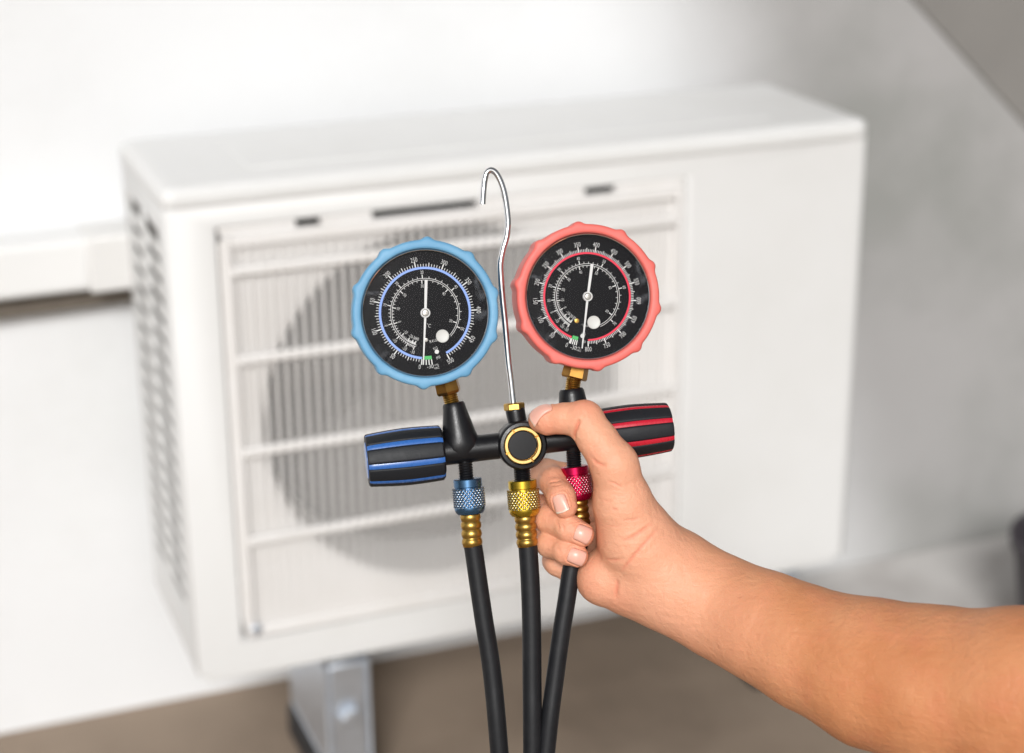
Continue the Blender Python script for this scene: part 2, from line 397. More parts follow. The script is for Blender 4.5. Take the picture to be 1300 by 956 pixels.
fs = [(i * nn_ + k, i * nn_ + (k + 1) % nn_, (i + 1) * nn_ + (k + 1) % nn_, (i + 1) * nn_ + k) for i in range(len(rings) - 1) for k in range(nn_)]
fs += [tuple((len(rings) - 1) * nn_ + k for k in range(nn_))]
b.add(vs, fs); link('top_lid', b.mesh('top_lid', M_ac, 50), ac)
b = MB(); b.box((0.10, 0.05, 0.542), (0.70, 0.20, 0.5437)); link('lid_panel', b.mesh('lid_panel', M_ac), ac, 0.0010, 2)
b = MB(); b.box((0.012, 0.003, -0.010), (AW - 0.012, AD - 0.01, 0.001)); link('base_pan', b.mesh('base_pan', M_ac), ac, 0.003)
# fan shroud: sheet with round hole, and its throat
FC = (0.292, 0.272); FR = 0.198
b = MB(); n = 96
cx, cz = FC; y = 0.0034
ang = [2 * math.pi * k / n for k in range(n)]
def rectpt(a):
    dx, dz = math.cos(a), math.sin(a); ts = []
    if dx > 1e-9: ts.append((GX1 - 0.001 - cx) / dx)
    if dx < -1e-9: ts.append((GX0 + 0.001 - cx) / dx)
    if dz > 1e-9: ts.append((0.489 - cz) / dz)
    if dz < -1e-9: ts.append((GZ0 + 0.001 - cz) / dz)
    t = min(ts); return (cx + dx * t, y, cz + dz * t)
vs = [rectpt(a) for a in ang] + [(cx + (FR + 0.012) * math.cos(a), y, cz + (FR + 0.012) * math.sin(a)) for a in ang] + \
     [(cx + (FR + 0.003) * math.cos(a), y + 0.006, cz + (FR + 0.003) * math.sin(a)) for a in ang] + \
     [(cx + FR * math.cos(a), y + 0.02, cz + FR * math.sin(a)) for a in ang] + [(cx + FR * math.cos(a), y + 0.1, cz + FR * math.sin(a)) for a in ang]
fs = [(r * n + k, r * n + (k + 1) % n, (r + 1) * n + (k + 1) % n, (r + 1) * n + k) for r in range(4) for k in range(n)]
b.add(vs, fs); link('fan_shroud', b.mesh('fan_shroud', M_acp, 40), ac)
b = MB(); b.box((0.03, 0.185, 0.02), (0.6, 0.20, 0.51)); link('condenser_coil', b.mesh('condenser_coil', M_coil), ac)
b = MB(); b.box((0.6, 0.03, 0.02), (0.605, 0.2, 0.51)); link('bulkhead', b.mesh('bulkhead', M_dark), ac)
fan = bpy.data.objects.new('fan', None); COL.objects.link(fan); fan.parent = ac; fan.location = (cx, 0.085, cz)
b = MB(); b.lathe((0, 0.03, 0), (0, -1, 0), [(0, 0.052), (0.06, 0.052), (0.068, 0.046), (0.072, 0.02), (0.072, 0.001)], 40); link('fan_hub', b.mesh('fan_hub', M_fan), fan)
b = MB()
vs, fs = [], []
nr, na = 8, 10
for i in range(nr):
    r = 0.05 + 0.138 * i / (nr - 1); sw = 0.35 * i / (nr - 1)
    for k in range(na):
        a = sw + (k / (na - 1)) * (1.5 - 0.1 * i / nr); yy = 0.028 - 0.055 * (k / (na - 1)) + 0.006 * math.sin(3 * k / na)
        vs.append((r * math.cos(a), yy, r * math.sin(a)))
for i in range(nr - 1):
    for k in range(na - 1): fs.append((i * na + k, i * na + k + 1, (i + 1) * na + k + 1, (i + 1) * na + k))
b.add(vs, fs); bme = b.mesh('fan_blade', M_fan, 60)
for k in range(3):
    o = link('fan_blade', bme, fan); s_ = o.modifiers.new('thick', 'SOLIDIFY'); s_.thickness = 0.003
    o.rotation_euler = (0, R(-(120 * k + 75)), 0)
# grille: frame, upright bars, cross ribs
gr = bpy.data.objects.new('fan_grille', None); COL.objects.link(gr); gr.parent = ac
b = MB(); F0, F1, H0, H1 = GX0 + 0.004, GX1 - 0.004, GZ0 + 0.004, 0.489
o4 = [(F0, F1, H0, H1)]
w_ = 0.009
b.box((F0, -0.006, H0), (F0 + w_, 0.010, H1)); b.box((F1 - w_, -0.006, H0), (F1, 0.010, H1))
b.box((F0 + w_, -0.0055, H1 - 0.013), (F1 - w_, 0.0095, H1)); b.box((F0 + w_, -0.0055, H0), (F1 - w_, 0.0095, H0 + 0.011))
link('grille_frame', b.mesh('grille_frame', M_acp), gr, 0.002)
b = MB(); b.box((-0.0018, -0.0035, H0 + 0.0105), (0.0018, 0.0012, H1 - 0.0125)); bar = b.mesh('grille_bar', M_acp)
x = F0 + w_ + 0.0065
while x < F1 - w_ - 0.003:
    o = link('grille_bar', bar, gr); o.location = (x, 0, 0); x += 0.0108
b = MB(); b.box((F0 + w_ - 0.001, -0.0085, -0.0047), (F1 - w_ + 0.001, -0.001, 0.0047)); rib = b.mesh('grille_rib', M_acp)
for z in (0.452, 0.357, 0.255, 0.154):
    o = link('grille_rib', rib, gr, 0.002); o.location = (0, 0, z)
for (x0, x1) in ((GX0 + 0.002, 0.133), (0.160, 0.214), (0.330, 0.452), (0.488, GX1 - 0.002)):
    b = MB(); b.box((x0, 0.0015, H1 + 0.0005), (x1, 0.012, GZ1 - 0.0005))
    link('grille_clip', b.mesh('grille_clip', M_acp), ac)
b = MB(); b.lathe((0.066, -0.0056, 0.0500), (0, -1, 0), [(0, 0.0062), (0.0025, 0.0060), (0.0045, 0.004), (0.0048, 0.001)], 16); link('screw', b.mesh('screw', M_galv), ac)
# side vent: two columns of slanting slats over a dark coil
b = MB(); b.box((0.0062, VY0 - 0.005, VZ0 - 0.005), (0.010, VY1 + 0.005, VZ1 + 0.005)); link('side_coil', b.mesh('side_coil', M_dark), ac)
vm = (VY0 + VY1) / 2
b = MB(); b.box((0.0006, vm - 0.010, VZ0), (0.0040, vm + 0.010, VZ1)); link('vent_mullion', b.mesh('vent_mullion', M_ac), ac, 0.002)
hw = (VY1 - VY0) / 4 - 0.005
b = MB()
tn = 0.0; hh = 0.0062
b.add([(x, sy * hw, -sy * hw * -tn + dz) for x in (0.0010, 0.0026) for (sy, dz) in ((-1, -hh), (1, -hh), (1, hh), (-1, hh))],
      [(0, 1, 2, 3), (7, 6, 5, 4), (0, 4, 5, 1), (1, 5, 6, 2), (2, 6, 7, 3), (3, 7, 4, 0)])
slat = b.mesh('vent_slat', M_ac)
for cy in ((VY0 + vm) / 2 - 0.004, (VY1 + vm) / 2 + 0.004):
    z = VZ0 + 0.012
    while z < VZ1 - 0.008:
        o = link('vent_slat', slat, ac); o.location = (0, cy, z); z += 0.0225
# feet
def foot(x, y, label):
    t = empty('mounting_foot', Matrix.Translation((x, y, ZG))); tag(t, label, 'bracket', 'feet under the air conditioner')
    b = MB(); b.box((-0.031, -0.030, 0.0), (0.031, 0.15, 0.045)); link('rubber_block', b.mesh('rubber_block', M_rubber), t, 0.008)
    b = MB(); b.box((-0.027, -0.025, 0.0455), (0.027, 0.14, 0.0515)); b.box((-0.027, -0.025, 0.0515), (-0.021, 0.14, 0.178)); b.box((0.021, -0.025, 0.0515), (0.027, 0.14, 0.178))
    b.box((-0.021, -0.024, 0.052), (0.021, -0.018, 0.178))
    link('steel_channel', b.mesh('steel_channel', M_galv), t, 0.003)
    b = MB(); b.lathe((0, -0.0250, 0.115), (0, -1, 0), [(0, 0.012), (0.009, 0.012), (0.011, 0.009), (0.011, 0.001)], 6); link('bolt', b.mesh('bolt', M_galv, 0), t)
foot(0.165, 0.02, 'shiny steel mounting foot under the left end of the air conditioner')
foot(0.735, 0.07, 'steel mounting foot under the right end of the air conditioner, behind the forearm')

# ------------------------------------------------------------------ frame of the hand-held gauge set
TH = R(8)
rt, up, fw = CM[0], -CM[1], CM[2]
EX = rt * math.cos(TH) + fw * math.sin(TH); EY = fw * math.cos(TH) - rt * math.sin(TH); EZ = up
U = DIST / FPX                                              # metres per photo pixel at the gauges
def ray(u, v): return CM.T @ np.array([(u - 650) / FPX, (v - 433) / FPX, 1.0])
ORG = CAM + ray(661, 564.5) * DIST
G = Matrix.Identity(4)
for i in range(3): G[i][0], G[i][1], G[i][2], G[i][3] = EX[i], EY[i], EZ[i], ORG[i]
def Ls(u, v, d=0.0):
    """point of the gauge-set frame seen at (u,v) on the plane d px behind its middle plane, and its size scale"""
    wv = ray(u, v); s = ((ORG + EY * d * U - CAM) @ EY) / (wv @ EY); p = CAM + s * wv - ORG
    return np.array([p @ EX, p @ EY, p @ EZ]), s / DIST
def L(u, v, d=0.0): return Ls(u, v, d)[0]
def unit(a): a = np.array(a, float); return a / np.linalg.norm(a)
TOCAM = np.array([0, -1.0, 0])

ms = empty('manifold_gauge_set', G); tag(ms, 'black manifold with blue and red pressure gauges and two striped knobs, held up by hand', 'gauge set')

# ---- body: bar, ring, cones and outlet necks
BA, BB = L(556, 574.5), L(770, 551)
bax = unit(BB - BA)
b = MB()
b.lathe(BA, bax, [(0, 14 * U), (1.5 * U, 17.5 * U), (0.3 * np.linalg.norm(BB - BA), 16.6 * U), (np.linalg.norm(BB - BA), 15.8 * U)], 40)
RC = L(661, 564.5)
b.lathe(RC + np.array([0, 22 * U, 0]), TOCAM, [(0, 26 * U), (2 * U, 30 * U), (36 * U, 31.4 * U), (41 * U, 31 * U), (44 * U, 28.6 * U), (44.5 * U, 25 * U), (41 * U, 24 * U), (36 * U, 24 * U)], 64)
def cone(u0, v0, u1, v1, r0, r1):
    p0, p1 = L(u0, v0), L(u1, v1); n = np.linalg.norm(p1 - p0)
    def ell(t, r, ph):
        f = 0.70 + 0.30 * min(1, max(0, t / (0.6 * n)))
        return r / math.sqrt((math.cos(ph) / f) ** 2 + math.sin(ph) ** 2)
    b.lathe(p0, p1 - p0, [(-0.1 * n, r0 * 1.0), (0.06 * n, r0 * 1.16), (0.2 * n, r0 * 1.06), (0.32 * n, r0 * 0.95), (0.86 * n, r1 * 1.02), (0.95 * n, r1 * 0.98), (n, r1 * 0.86)], 56, rfun=ell)
cone(586.5, 572, 575.5, 511, 23 * U, 14.6 * U)
cone(733, 556, 725, 493.5, 23 * U, 16.6 * U)
cone(659, 545, 653.3, 518, 12.5 * U, 12.2 * U)
for (u0, v0, u1, v1, r) in ((590, 578, 592.3, 609, 9.4), (662, 585, 663.3, 611, 11.0), (727.5, 566, 729, 594, 9.8)):
    p0, p1 = L(u0, v0), L(u1, v1); n = np.linalg.norm(p1 - p0)
    pr = []
    for k in range(15):
        t = n * (0.25 + 0.75 * k / 14); pr.append((t, r * U * (1.0 if k % 2 else 0.90)))
    b.lathe(p0, p1 - p0, [(0, r * U * 1.15), (0.2 * n, r * U * 0.98)] + pr, 28)
link('manifold_body', b.mesh('manifold_body', M_body, 38), ms, 0)
# ---- sight glass
b = MB(); b.lathe(RC + np.array([0, -10 * U, 0]), TOCAM, [(0, 18.5 * U), (6.2 * U, 18.5 * U), (7 * U, 17.6 * U), (7.2 * U, 8 * U), (7.2 * U, 0.3 * U)], 48)
sg = link('sight_glass', b.mesh('sight_glass', M_eye), ms)
for k, a0 in enumerate((33, 124, 206, 303)):
    a1 = (33, 124, 206, 303)[(k + 1) % 4]; a1 += 360 if a1 < a0 else 0
    b = MB(); sgm = 20; vs = []
    for i in range(sgm + 1):
        a = R(a0 + 3.0 + (a1 - a0 - 6.0) * i / sgm)
        for (r_, y_) in ((18.8, -13), (18.8, -20.6), (19.6, -21.6), (22.7, -21.6), (23.7, -20.4), (23.7, -13)):
            vs.append(RC + np.array([math.cos(a) * r_ * U, y_ * U, math.sin(a) * r_ * U]))
    fs = [(i * 6 + q, i * 6 + q + 1, (i + 1) * 6 + q + 1, (i + 1) * 6 + q) for i in range(sgm) for q in range(5)] + [tuple(range(6)), tuple(sgm * 6 + q for q in range(5, -1, -1))]
    b.add(vs, fs); link('brass_ring', b.mesh('brass_ring', M_gold, 30), sg)
b = MB(); b.lathe(RC + np.array([0, -10 * U, 0]), TOCAM, [(0, 23.9 * U), (5 * U, 23.9 * U), (5.2 * U, 18.6 * U), (0, 18.6 * U)], 48, close=False); link('ring_seat', b.mesh('ring_seat', M_brassd), sg)

# ---- valve knobs
def knob(pa, pb, r0, stripe, label, ph):
    t = bpy.data.objects.new('valve_knob', None); COL.objects.link(t); t.parent = ms; t['label'] = label
    n = np.linalg.norm(pb - pa); ax = (pb - pa) / n
    def pro(t): return r0 * (0.955 + 0.075 * math.sin(math.pi * (0.15 + 0.72 * t)) - 0.045 * max(0, t - 0.5) * 2)
    N = 18
    prof = [(0, 0.5 * r0), (0.0, pro(0) * 0.9)] + [(0.03 * n + 0.94 * n * k / N, pro(k / N)) for k in range(N + 1)] + [(n * 0.988, pro(1) * 0.985), (n, pro(1) * 0.93), (n * 1.0, 0.72 * r0), (n * 0.985, 0.68 * r0), (n * 0.985, 0.02 * r0)]
    h = np.array([0, 0, 1.0]); e1 = np.cross(h, ax); e1 /= np.linalg.norm(e1); e2 = np.cross(ax, e1)
    half = R(6.2)
    def rf(tt, r, a):
        q = (a - ph + math.pi / 8) % (math.pi / 4) - math.pi / 8
        if r < 0.85 * r0: return r
        return r - 0.05 * r0 * (1 if abs(q) < half else 0) * min(1, 1) - 0.02 * r0 * max(0, 1 - (abs(q) - half) / R(3.0)) * (abs(q) >= half)
    b = MB(); b.lathe(pa, ax, prof, 240, rfun=rf); link('knob_grip', b.mesh('knob_grip', M_knob, 40), t)
    for k in range(8):
        a = ph + k * math.pi / 4; vs = []; M_ = 22
        for i in range(M_ + 1):
            tq = 0.012 * n + (n * 0.982) * i / M_; rr = pro(min(1, max(0, (tq / n - 0.03) / 0.94)))
            if i == 0: rr *= 0.955
            if i == M_: rr *= 0.965
            for (da, dr) in ((-1, -0.07), (-0.95, -0.022), (-0.5, -0.010), (0, -0.006), (0.5, -0.010), (0.95, -0.022), (1, -0.07)):
                aa = a + da * half * 0.93; vs.append(pa + ax * tq + (e1 * math.cos(aa) + e2 * math.sin(aa)) * (rr + dr * r0))
        fs = [(i * 7 + q, i * 7 + q + 1, (i + 1) * 7 + q + 1, (i + 1) * 7 + q) for i in range(M_) for q in range(6)]
        fs += [tuple(range(7)), tuple(M_ * 7 + q for q in range(6, -1, -1))]
        b = MB(); b.add(vs, fs); link('knob_stripe', b.mesh('knob_stripe', stripe, 50), t)
    b = MB(); b.lathe(pb - ax * 0.03 * n, ax, [(0, 0.66 * r0), (0.035 * n, 0.66 * r0), (0.042 * n, 0.6 * r0), (0.042 * n, 0.01 * r0)], 40); link('knob_cap', b.mesh('knob_cap', stripe), t)
knob(L(562.5, 574.5), L(465.5, 585), 35.2 * U, M_strb, 'black knob with blue stripes', R(15 + 18))
knob(L(757, 553), L(849.5, 542), 33.6 * U, M_strr, 'black knob with red stripes', R(-20))

# ---- hook
b = MB()
hook = [(652, 516), (648.6, 484), (645.3, 456.7), (641.2, 410.4), (638, 380), (636.2, 356), (635.4, 335), (638.5, 317), (643, 301), (644.8, 283), (643.2, 264), (639.8, 244), (634.8, 229), (629, 219.2), (623, 216.0), (618, 219), (615.3, 228), (613.8, 241), (612.6, 259)]
b.tube(catmull([L(u, v, 0) for u, v in hook], 8), 4.0 * U, 20)
link('hanging_hook', b.mesh('hanging_hook', M_chrome, 50), ms)
p0, p1 = L(653.2, 521), L(652.2, 509.5)
b = MB(); b.lathe(p0, p1 - p0, [(0, 12.6 * U), (1 * U, 13.6 * U), (8.2 * U, 13.6 * U), (9.6 * U, 12.2 * U), (10 * U, 4 * U)], 6, ph0=0.35); link('hook_nut', b.mesh('hook_nut', M_brass, 20), ms, 0.0003, 2)

# ---- gauges
import functools
FONT_CACHE = {}
def glyphs(txt):
    if txt not in FONT_CACHE:
        cu = bpy.data.curves.new('txt', 'FONT'); cu.body = txt; cu.align_x = 'CENTER'; cu.resolution_u = 3; cu.size = 1.0; cu.offset = -0.011; cu.space_character = 1.06
        ob = bpy.data.objects.new('txt', cu); COL.objects.link(ob)
        me = ob.to_mesh(); vs = np.array([v.co[:] for v in me.vertices]); fs = [tuple(p.vertices) for p in me.polygons]
        ob.to_mesh_clear(); bpy.data.objects.remove(ob); bpy.data.curves.remove(cu)
        z0, z1 = vs[:, 1].min(), vs[:, 1].max(); vs[:, 1] -= (z0 + z1) / 2; vs[:, 0] -= (vs[:, 0].min() + vs[:, 0].max()) / 2
        FONT_CACHE[txt] = (vs, fs, z1 - z0)
    return FONT_CACHE[txt]

def gauge(cu, cv, rim, ringm, labelg, bumps, spec):
    D0 = -34                                    # front plane of the boot (px towards the camera)
    C0 = L(cu, cv, D0)
    def at(x, z, d=0.0):                        # dial plane coordinates in px, d px behind the boot's front
        return C0 + np.array([x * U, d * U, z * U])
    g = bpy.data.objects.new('pressure_gauge', None); COL.objects.link(g); g.parent = ms; g.location = C0; g['label'] = labelg
    def sub(name, mb, m_, sm=35, attr=None):
        mb.v = [tuple(np.array(q) - C0) for q in mb.v]
        return link(name, mb.mesh(name, m_, sm, attr), g)
    # rubber boot with gripping lugs
    bl = [R(q) for q in bumps]
    def rf(t, r, ph):
        if r < 86 * U: return r
        e = 0
        for q in bl:
            dd = (ph - q + math.pi) % (2 * math.pi) - math.pi
            e += math.exp(-(abs(dd) / 0.070) ** 2.6)
        return r + 3.7 * U * min(1, e) * (r - 86 * U) / (5 * U)
    b = MB()
    # lathe axes: a = TOCAM, e1 = cross(z, a) -> +x, e2 = a x e1 -> +z (angle measured as in the picture)
    prof = [(0, 40), (0, 84), (2, 88.5), (5, 90.6), (25, 91.2), (48, 91.4), (52.5, 91.2), (54.6, 90.4), (55.7, 88.8), (56, 87), (56, 83.2), (55.5, 81.4), (53.5, 80.4), (38, 80.2)]
    b.lathe(at(0, 0, 56), TOCAM, [(t * U, r * U) for t, r in prof], 360, rfun=rf, close=False)
    b.add([at(0, 0, 56)], [])
    sub('rubber_boot', b, rim, 60)
    b = MB(); b.lathe(at(0, 0, 54), TOCAM, [(0, 2 * U), (0, 78 * U), (42 * U, 78 * U)], 96, close=False); sub('gauge_case', b, M_case)
    b = MB(); b.lathe(at(0, 0, 11), TOCAM, [(0, 80.1 * U), (3 * U, 80.1 * U), (6.5 * U, 79.7 * U), (7.4 * U, 78.8 * U), (6.8 * U, 77.9 * U), (0, 77.4 * U)], 128, close=False); sub('bezel_ring', b, M_chrome)
    b = MB(); b.lathe(at(0, 0, 14), TOCAM, [(0, 79 * U), (1.5 * U, 79 * U), (1.6 * U, 76 * U), (1.6 * U, 1 * U)], 96); sub('dial_face', b, M_dial)
    DZ = 12.4 - 0.4
    # printed scale: coloured band, ticks, inner scale
    b = MB()
    def arc(r0, r1, a0, a1, mi, d=DZ, n=None):
        n = n or max(4, int(abs(a1 - a0) / 2)); vs = []
        for i in range(n + 1):
            a = R(a0 + (a1 - a0) * i / n); vs += [at(r0 * math.cos(a), r0 * math.sin(a), d), at(r1 * math.cos(a), r1 * math.sin(a), d)]
        b.add(vs, [(2 * i, 2 * i + 1, 2 * i + 3, 2 * i + 2) for i in range(n)], mi)
    def tick(a, r0, r1, wd, mi=0, d=DZ - 0.25):
        ca, sa = math.cos(R(a)), math.sin(R(a))
        b.add([at(r * ca - s_ * wd / 2 * sa, r * sa + s_ * wd / 2 * ca, d) for r, s_ in ((r0, -1), (r1, -1), (r1, 1), (r0, 1))], [(0, 1, 2, 3)], mi)
    A0, A1, mx = spec['A0'], spec['A1'], spec['max']
    br0, br1 = spec['band']
    arc(br0, br1, A0, A1, 1)
    nt = int(mx / spec['minor'])
    for i in range(nt + 1):
        val = i * spec['minor']; a = A0 + (A1 - A0) * val / mx
        if abs(val % 50) < 1e-6: tick(a, br1 + 0.2, br1 + 7.0, 1.35)
        elif abs(val % 25) < 1e-6: tick(a, br1 + 0.2, br1 + 5.2, 0.9)
        else: tick(a, br1 + 0.2, br1 + 3.6, 0.72)
    # vacuum part: green band and four heavy ticks
    va0, va1 = A0 + 1.0, A0 + spec['vac']
    arc(br1 - 4.0, br1 + 0.4, va0, va1, 2, DZ - 0.1)
    for i in range(4): tick(A0 + (spec['vac'] - 0.6) * (i + 0.6) / 3.6, br1 + 0.6, br1 + 7, 1.25)
    # inner temperature circles
    ir0, ir1 = spec['inner']
    arc(ir1 - 0.55, ir1, spec['ia1'], spec['ia0'], 0); arc(ir0 - 0.55, ir0, spec['ia1'], spec['ia0'], 0)
    inn = spec['temps_out']; inn2 = spec['temps_in']
    def fan_ticks(lst, r, sgn):
        for (t0, a0), (t1, a1) in zip(lst[:-1], lst[1:]):
            for k in range(5):
                a = a0 + (a1 - a0) * k / 5
                tick(a, r, r + sgn * (4.4 if k == 0 else 2.3), 1.1 if k == 0 else 0.6)
        tick(lst[-1][1], r, r + sgn * 4.4, 1.1)
    fan_ticks(inn, ir1, 1); fan_ticks(inn2, ir0 - 0.5, -1)
    sub('scale_marks', b, [M_white, ringm, M_green], 0)
    # numerals
    b = MB()
    def put(txt, a, r, h, wx=0.74, rot=None, xy=None, mi=0):
        vs, fs, hh = glyphs(txt); k = h / hh
        if xy is None: x0, z0 = r * math.cos(R(a)), r * math.sin(R(a))
        else: x0, z0 = xy
        if rot is None:
            rot = (a - 90 + 180) % 360 - 180
            if abs(rot) > 92: rot = (rot + 180 + 180) % 360 - 180
        c_, s_ = math.cos(R(rot)), math.sin(R(rot))
        q = [at(x0 + (v[0] * wx * c_ - v[1] * s_) * k, z0 + (v[0] * wx * s_ + v[1] * c_) * k, DZ - 0.3) for v in vs]
        b.add(q, fs, mi)
    for v_ in range(0, int(mx) + 1, 50):
        a = A0 + (A1 - A0) * v_ / mx
        put(str(v_), a - (1.8 if v_ == 0 else 0), spec['numr'], 5.7, 0.66)
    for t_, a in inn: put(str(t_), a, ir1 + 7.4, 4.1, 0.68)
    for t_, a in inn2: put(str(t_), a, ir0 - 7.8, 3.9, 0.68)
    for (txt, x0, z0, h, rot) in spec['words']: put(txt, 0, 0, h, 0.8, rot, (x0, z0))
    sub('dial_numerals', b, [M_white], 0)
    # needle
    b = MB(); (tx, tz), (px_, pz) = spec['tail'], spec['tip']
    d_ = unit([px_ - tx, pz - tz]); nn = np.array([-d_[1], d_[0]])
    sec = [((tx, tz), 1.8), ((0, 0), 1.45), ((px_ * 0.6, pz * 0.6), 1.0), ((px_ * 0.88, pz * 0.88), 0.8), ((px_, pz), 0.65)]
    vs = []
    for (cxy, hw_) in sec:
        for dd in (8.6, 7.6):
            for s_ in (-1, 1): vs.append(at(cxy[0] + nn[0] * hw_ * s_, cxy[1] + nn[1] * hw_ * s_, dd))
    fs = []
    for i in range(len(sec) - 1):
        o_ = i * 4; q_ = o_ + 4
        fs += [(o_ + 2, o_ + 3, q_ + 3, q_ + 2), (o_, q_, q_ + 1, o_ + 1), (o_, o_ + 2, q_ + 2, q_), (o_ + 1, q_ + 1, q_ + 3, o_ + 3)]
    fs += [(0, 1, 3, 2), (16, 18, 19, 17)]
    b.add(vs, fs); sub('needle', b, M_white, 0)
    b = MB(); b.lathe(at(0, 0, 12), TOCAM, [(0, 6.1 * U), (5.4 * U, 6.1 * U), (5.8 * U, 5.7 * U), (5.8 * U, 4.5 * U), (5.0 * U, 4.4 * U)], 32, close=False); sub('needle_collar', b, M_white)
    b = MB(); b.lathe(at(0, 0, 12), TOCAM, [(0, 4.4 * U), (5.3 * U, 4.4 * U), (6.2 * U, 3.4 * U), (6.4 * U, 1.3 * U), (5.2 * U, 1.1 * U), (5.2 * U, 0.1 * U)], 24); sub('needle_hub', b, M_steel)
    # calibration cap and small pins on the dial
    x0, z0, r_ = spec['cap']
    b = MB(); b.lathe(at(x0, z0, 12.4), TOCAM, [(0, r_ * U), (1.6 * U, r_ * U), (2.2 * U, (r_ - 0.7) * U), (1.8 * U, (r_ - 1.4) * U), (1.7 * U, 0.1 * U)], 32); sub('calibration_cap', b, M_cap)
    for (x0, z0, r_, m_) in spec['pins']:
        b = MB(); b.lathe(at(x0, z0, 12.4), TOCAM, [(0, r_ * U), (1.1 * U, r_ * U), (1.3 * U, 0.45 * r_ * U), (0.5 * U, 0.4 * r_ * U), (0.5 * U, 0.05 * r_ * U)], 20); sub('dial_pin', b, m_)
    # lens, gently domed
    b = MB(); b.lathe(at(0, 0, 5.2), TOCAM, [(1.8 * U * (1 - (r_ / 78.0) ** 2), r_ * U) for r_ in (78, 70, 60, 48, 36, 24, 12, 0.5)], 96, close=False,
                     cfun=lambda t, r, ph: min(1, max(0, (r / U - 44) / 14)) * (0.35 + 0.65 * max(0, math.cos(ph - R(spec['painted_glare'])))))
    o = sub('gauge_lens', b, M_lens, 60, 'painted_glare')
    # brass stem
    hx0, hx1, nk = spec['stem']
    p0, p1 = L(*hx0), L(*hx1)
    b = MB(); n = np.linalg.norm(p1 - p0); rr = spec['hexr'] * U
    b.lathe(p0 + (p0 - p1) * 1.2, p1 - p0, [(0, rr * 0.9), (n * 2.0, rr), (n * 2.2, rr * 0.9), (n * 2.2, 3 * U)], 6, ph0=spec['hexph'])
    sub('stem_hex', b, M_brassd, 20)
    p2 = L(*nk); n2 = np.linalg.norm(p2 - p1)
    b = MB(); b.lathe(p1 + (p0 - p1) * 0.1, p2 - p1, [(0, 9.4 * U)] + [(n2 * (0.1 + 1.0 * k / 12), (9.8 if k % 2 else 9.0) * U) for k in range(13)], 28)
    sub('stem_thread', b, M_brass, 30)
    return g

blue_spec = dict(A0=266, A1=-62, max=500, minor=5, band=(54.9, 57.8), vac=12.5, numr=67.5, inner=(41.6, 43.6),
    ia0=255, ia1=-42, painted_glare=120,
    temps_out=[(30, 94.5), (20, 134), (10, 168.5), (0, 198), (-10, 222), (-20, 240), (-30, 252)], temps_in=[(30, 96), (20, 139), (10, 171), (0, 199), (-10, 224), (-20, 238), (-30, 246), (-40, 252)],
    words=[('\u00b0C', 4.5, -15.5, 4.6, -12), ('R410A', 11.5, -34.5, 3.6, 14), ('KG', 13, -44, 3.4, 20), ('PSI', 16.5, -55.5, 3.6, 30), ('-30', 6.5, -66.5, 5.2, 6), ('inHg', 14.2, -64.8, 2.9, 12), ('VAC', 14.5, -68.5, 2.8, 12)],
    tail=(0.9, 41.0), tip=(-2.6, -64.5), cap=(21.8, -28.8, 8.2), pins=[(14.7, -48.3, 2.7, M_white), (1.2, -33.6, 2.4, M_steel)],
    stem=((566.5, 484, 0), (570.5, 500, 0), (574.3, 514, 0)), hexr=16.6, hexph=0.25)
blue_spec['temps_out'] = [(60, -28), (50, 2)][:0] + blue_spec['temps_out']
# right halves of the temperature scales
blue_spec['temps_out'] = [(50, -23), (40, 40.5)] + blue_spec['temps_out']
blue_spec['temps_in'] = [(50, -17), (40, 46)] + blue_spec['temps_in']
red_spec = dict(A0=248.6, A1=-88.8, max=800, minor=5, band=(53.9, 56.2), vac=9.0, numr=66.5, inner=(39.6, 41.8),
    ia0=238, ia1=-66, painted_glare=125,
    temps_out=[(70, -44), (60, 14), (50, 64), (40, 103.5), (30, 136.5), (20, 164.5), (10, 186), (0, 204), (-10, 218), (-20, 229), (-30, 237)],
    temps_in=[(70, -36), (60, 21), (50, 68), (40, 105.5), (30, 138), (20, 164.5), (10, 188), (0, 206), (-10, 220), (-20, 229), (-30, 237)],
    words=[('\u00b0C', -5.0, -36.5, 3.6, -4), ('R410A', 2.0, -37.2, 2.6, 0), ('KG', -4.5, -47, 3.2, -6), ('PSI', -4.5, -57, 3.2, -6), ('-30', -17.5, -64.5, 5.0, -16), ('inHg', -11.2, -64.8, 2.7, -10), ('VAC', -10.8, -68.2, 2.6, -10)],
    tail=(5.6, 40.6), tip=(-7.2, -65.5), cap=(8.4, -32.6, 8.3), pins=[(-6.0, -49.8, 2.7, M_white), (-13.2, -30.8, 2.8, M_brass)],
    stem=((731, 470, 0), (728.4, 481, 0), (726.4, 496, 0)), hexr=17.0, hexph=0.55)
gauge(540.8, 397.2, M_blue, M_ringb, 'blue gauge, left', [88.6 - 36 * k for k in range(10)], blue_spec)
gauge(747.6, 376.2, M_red, M_ringr, 'red gauge, right', [98 - 36 * k for k in range(10)], red_spec)

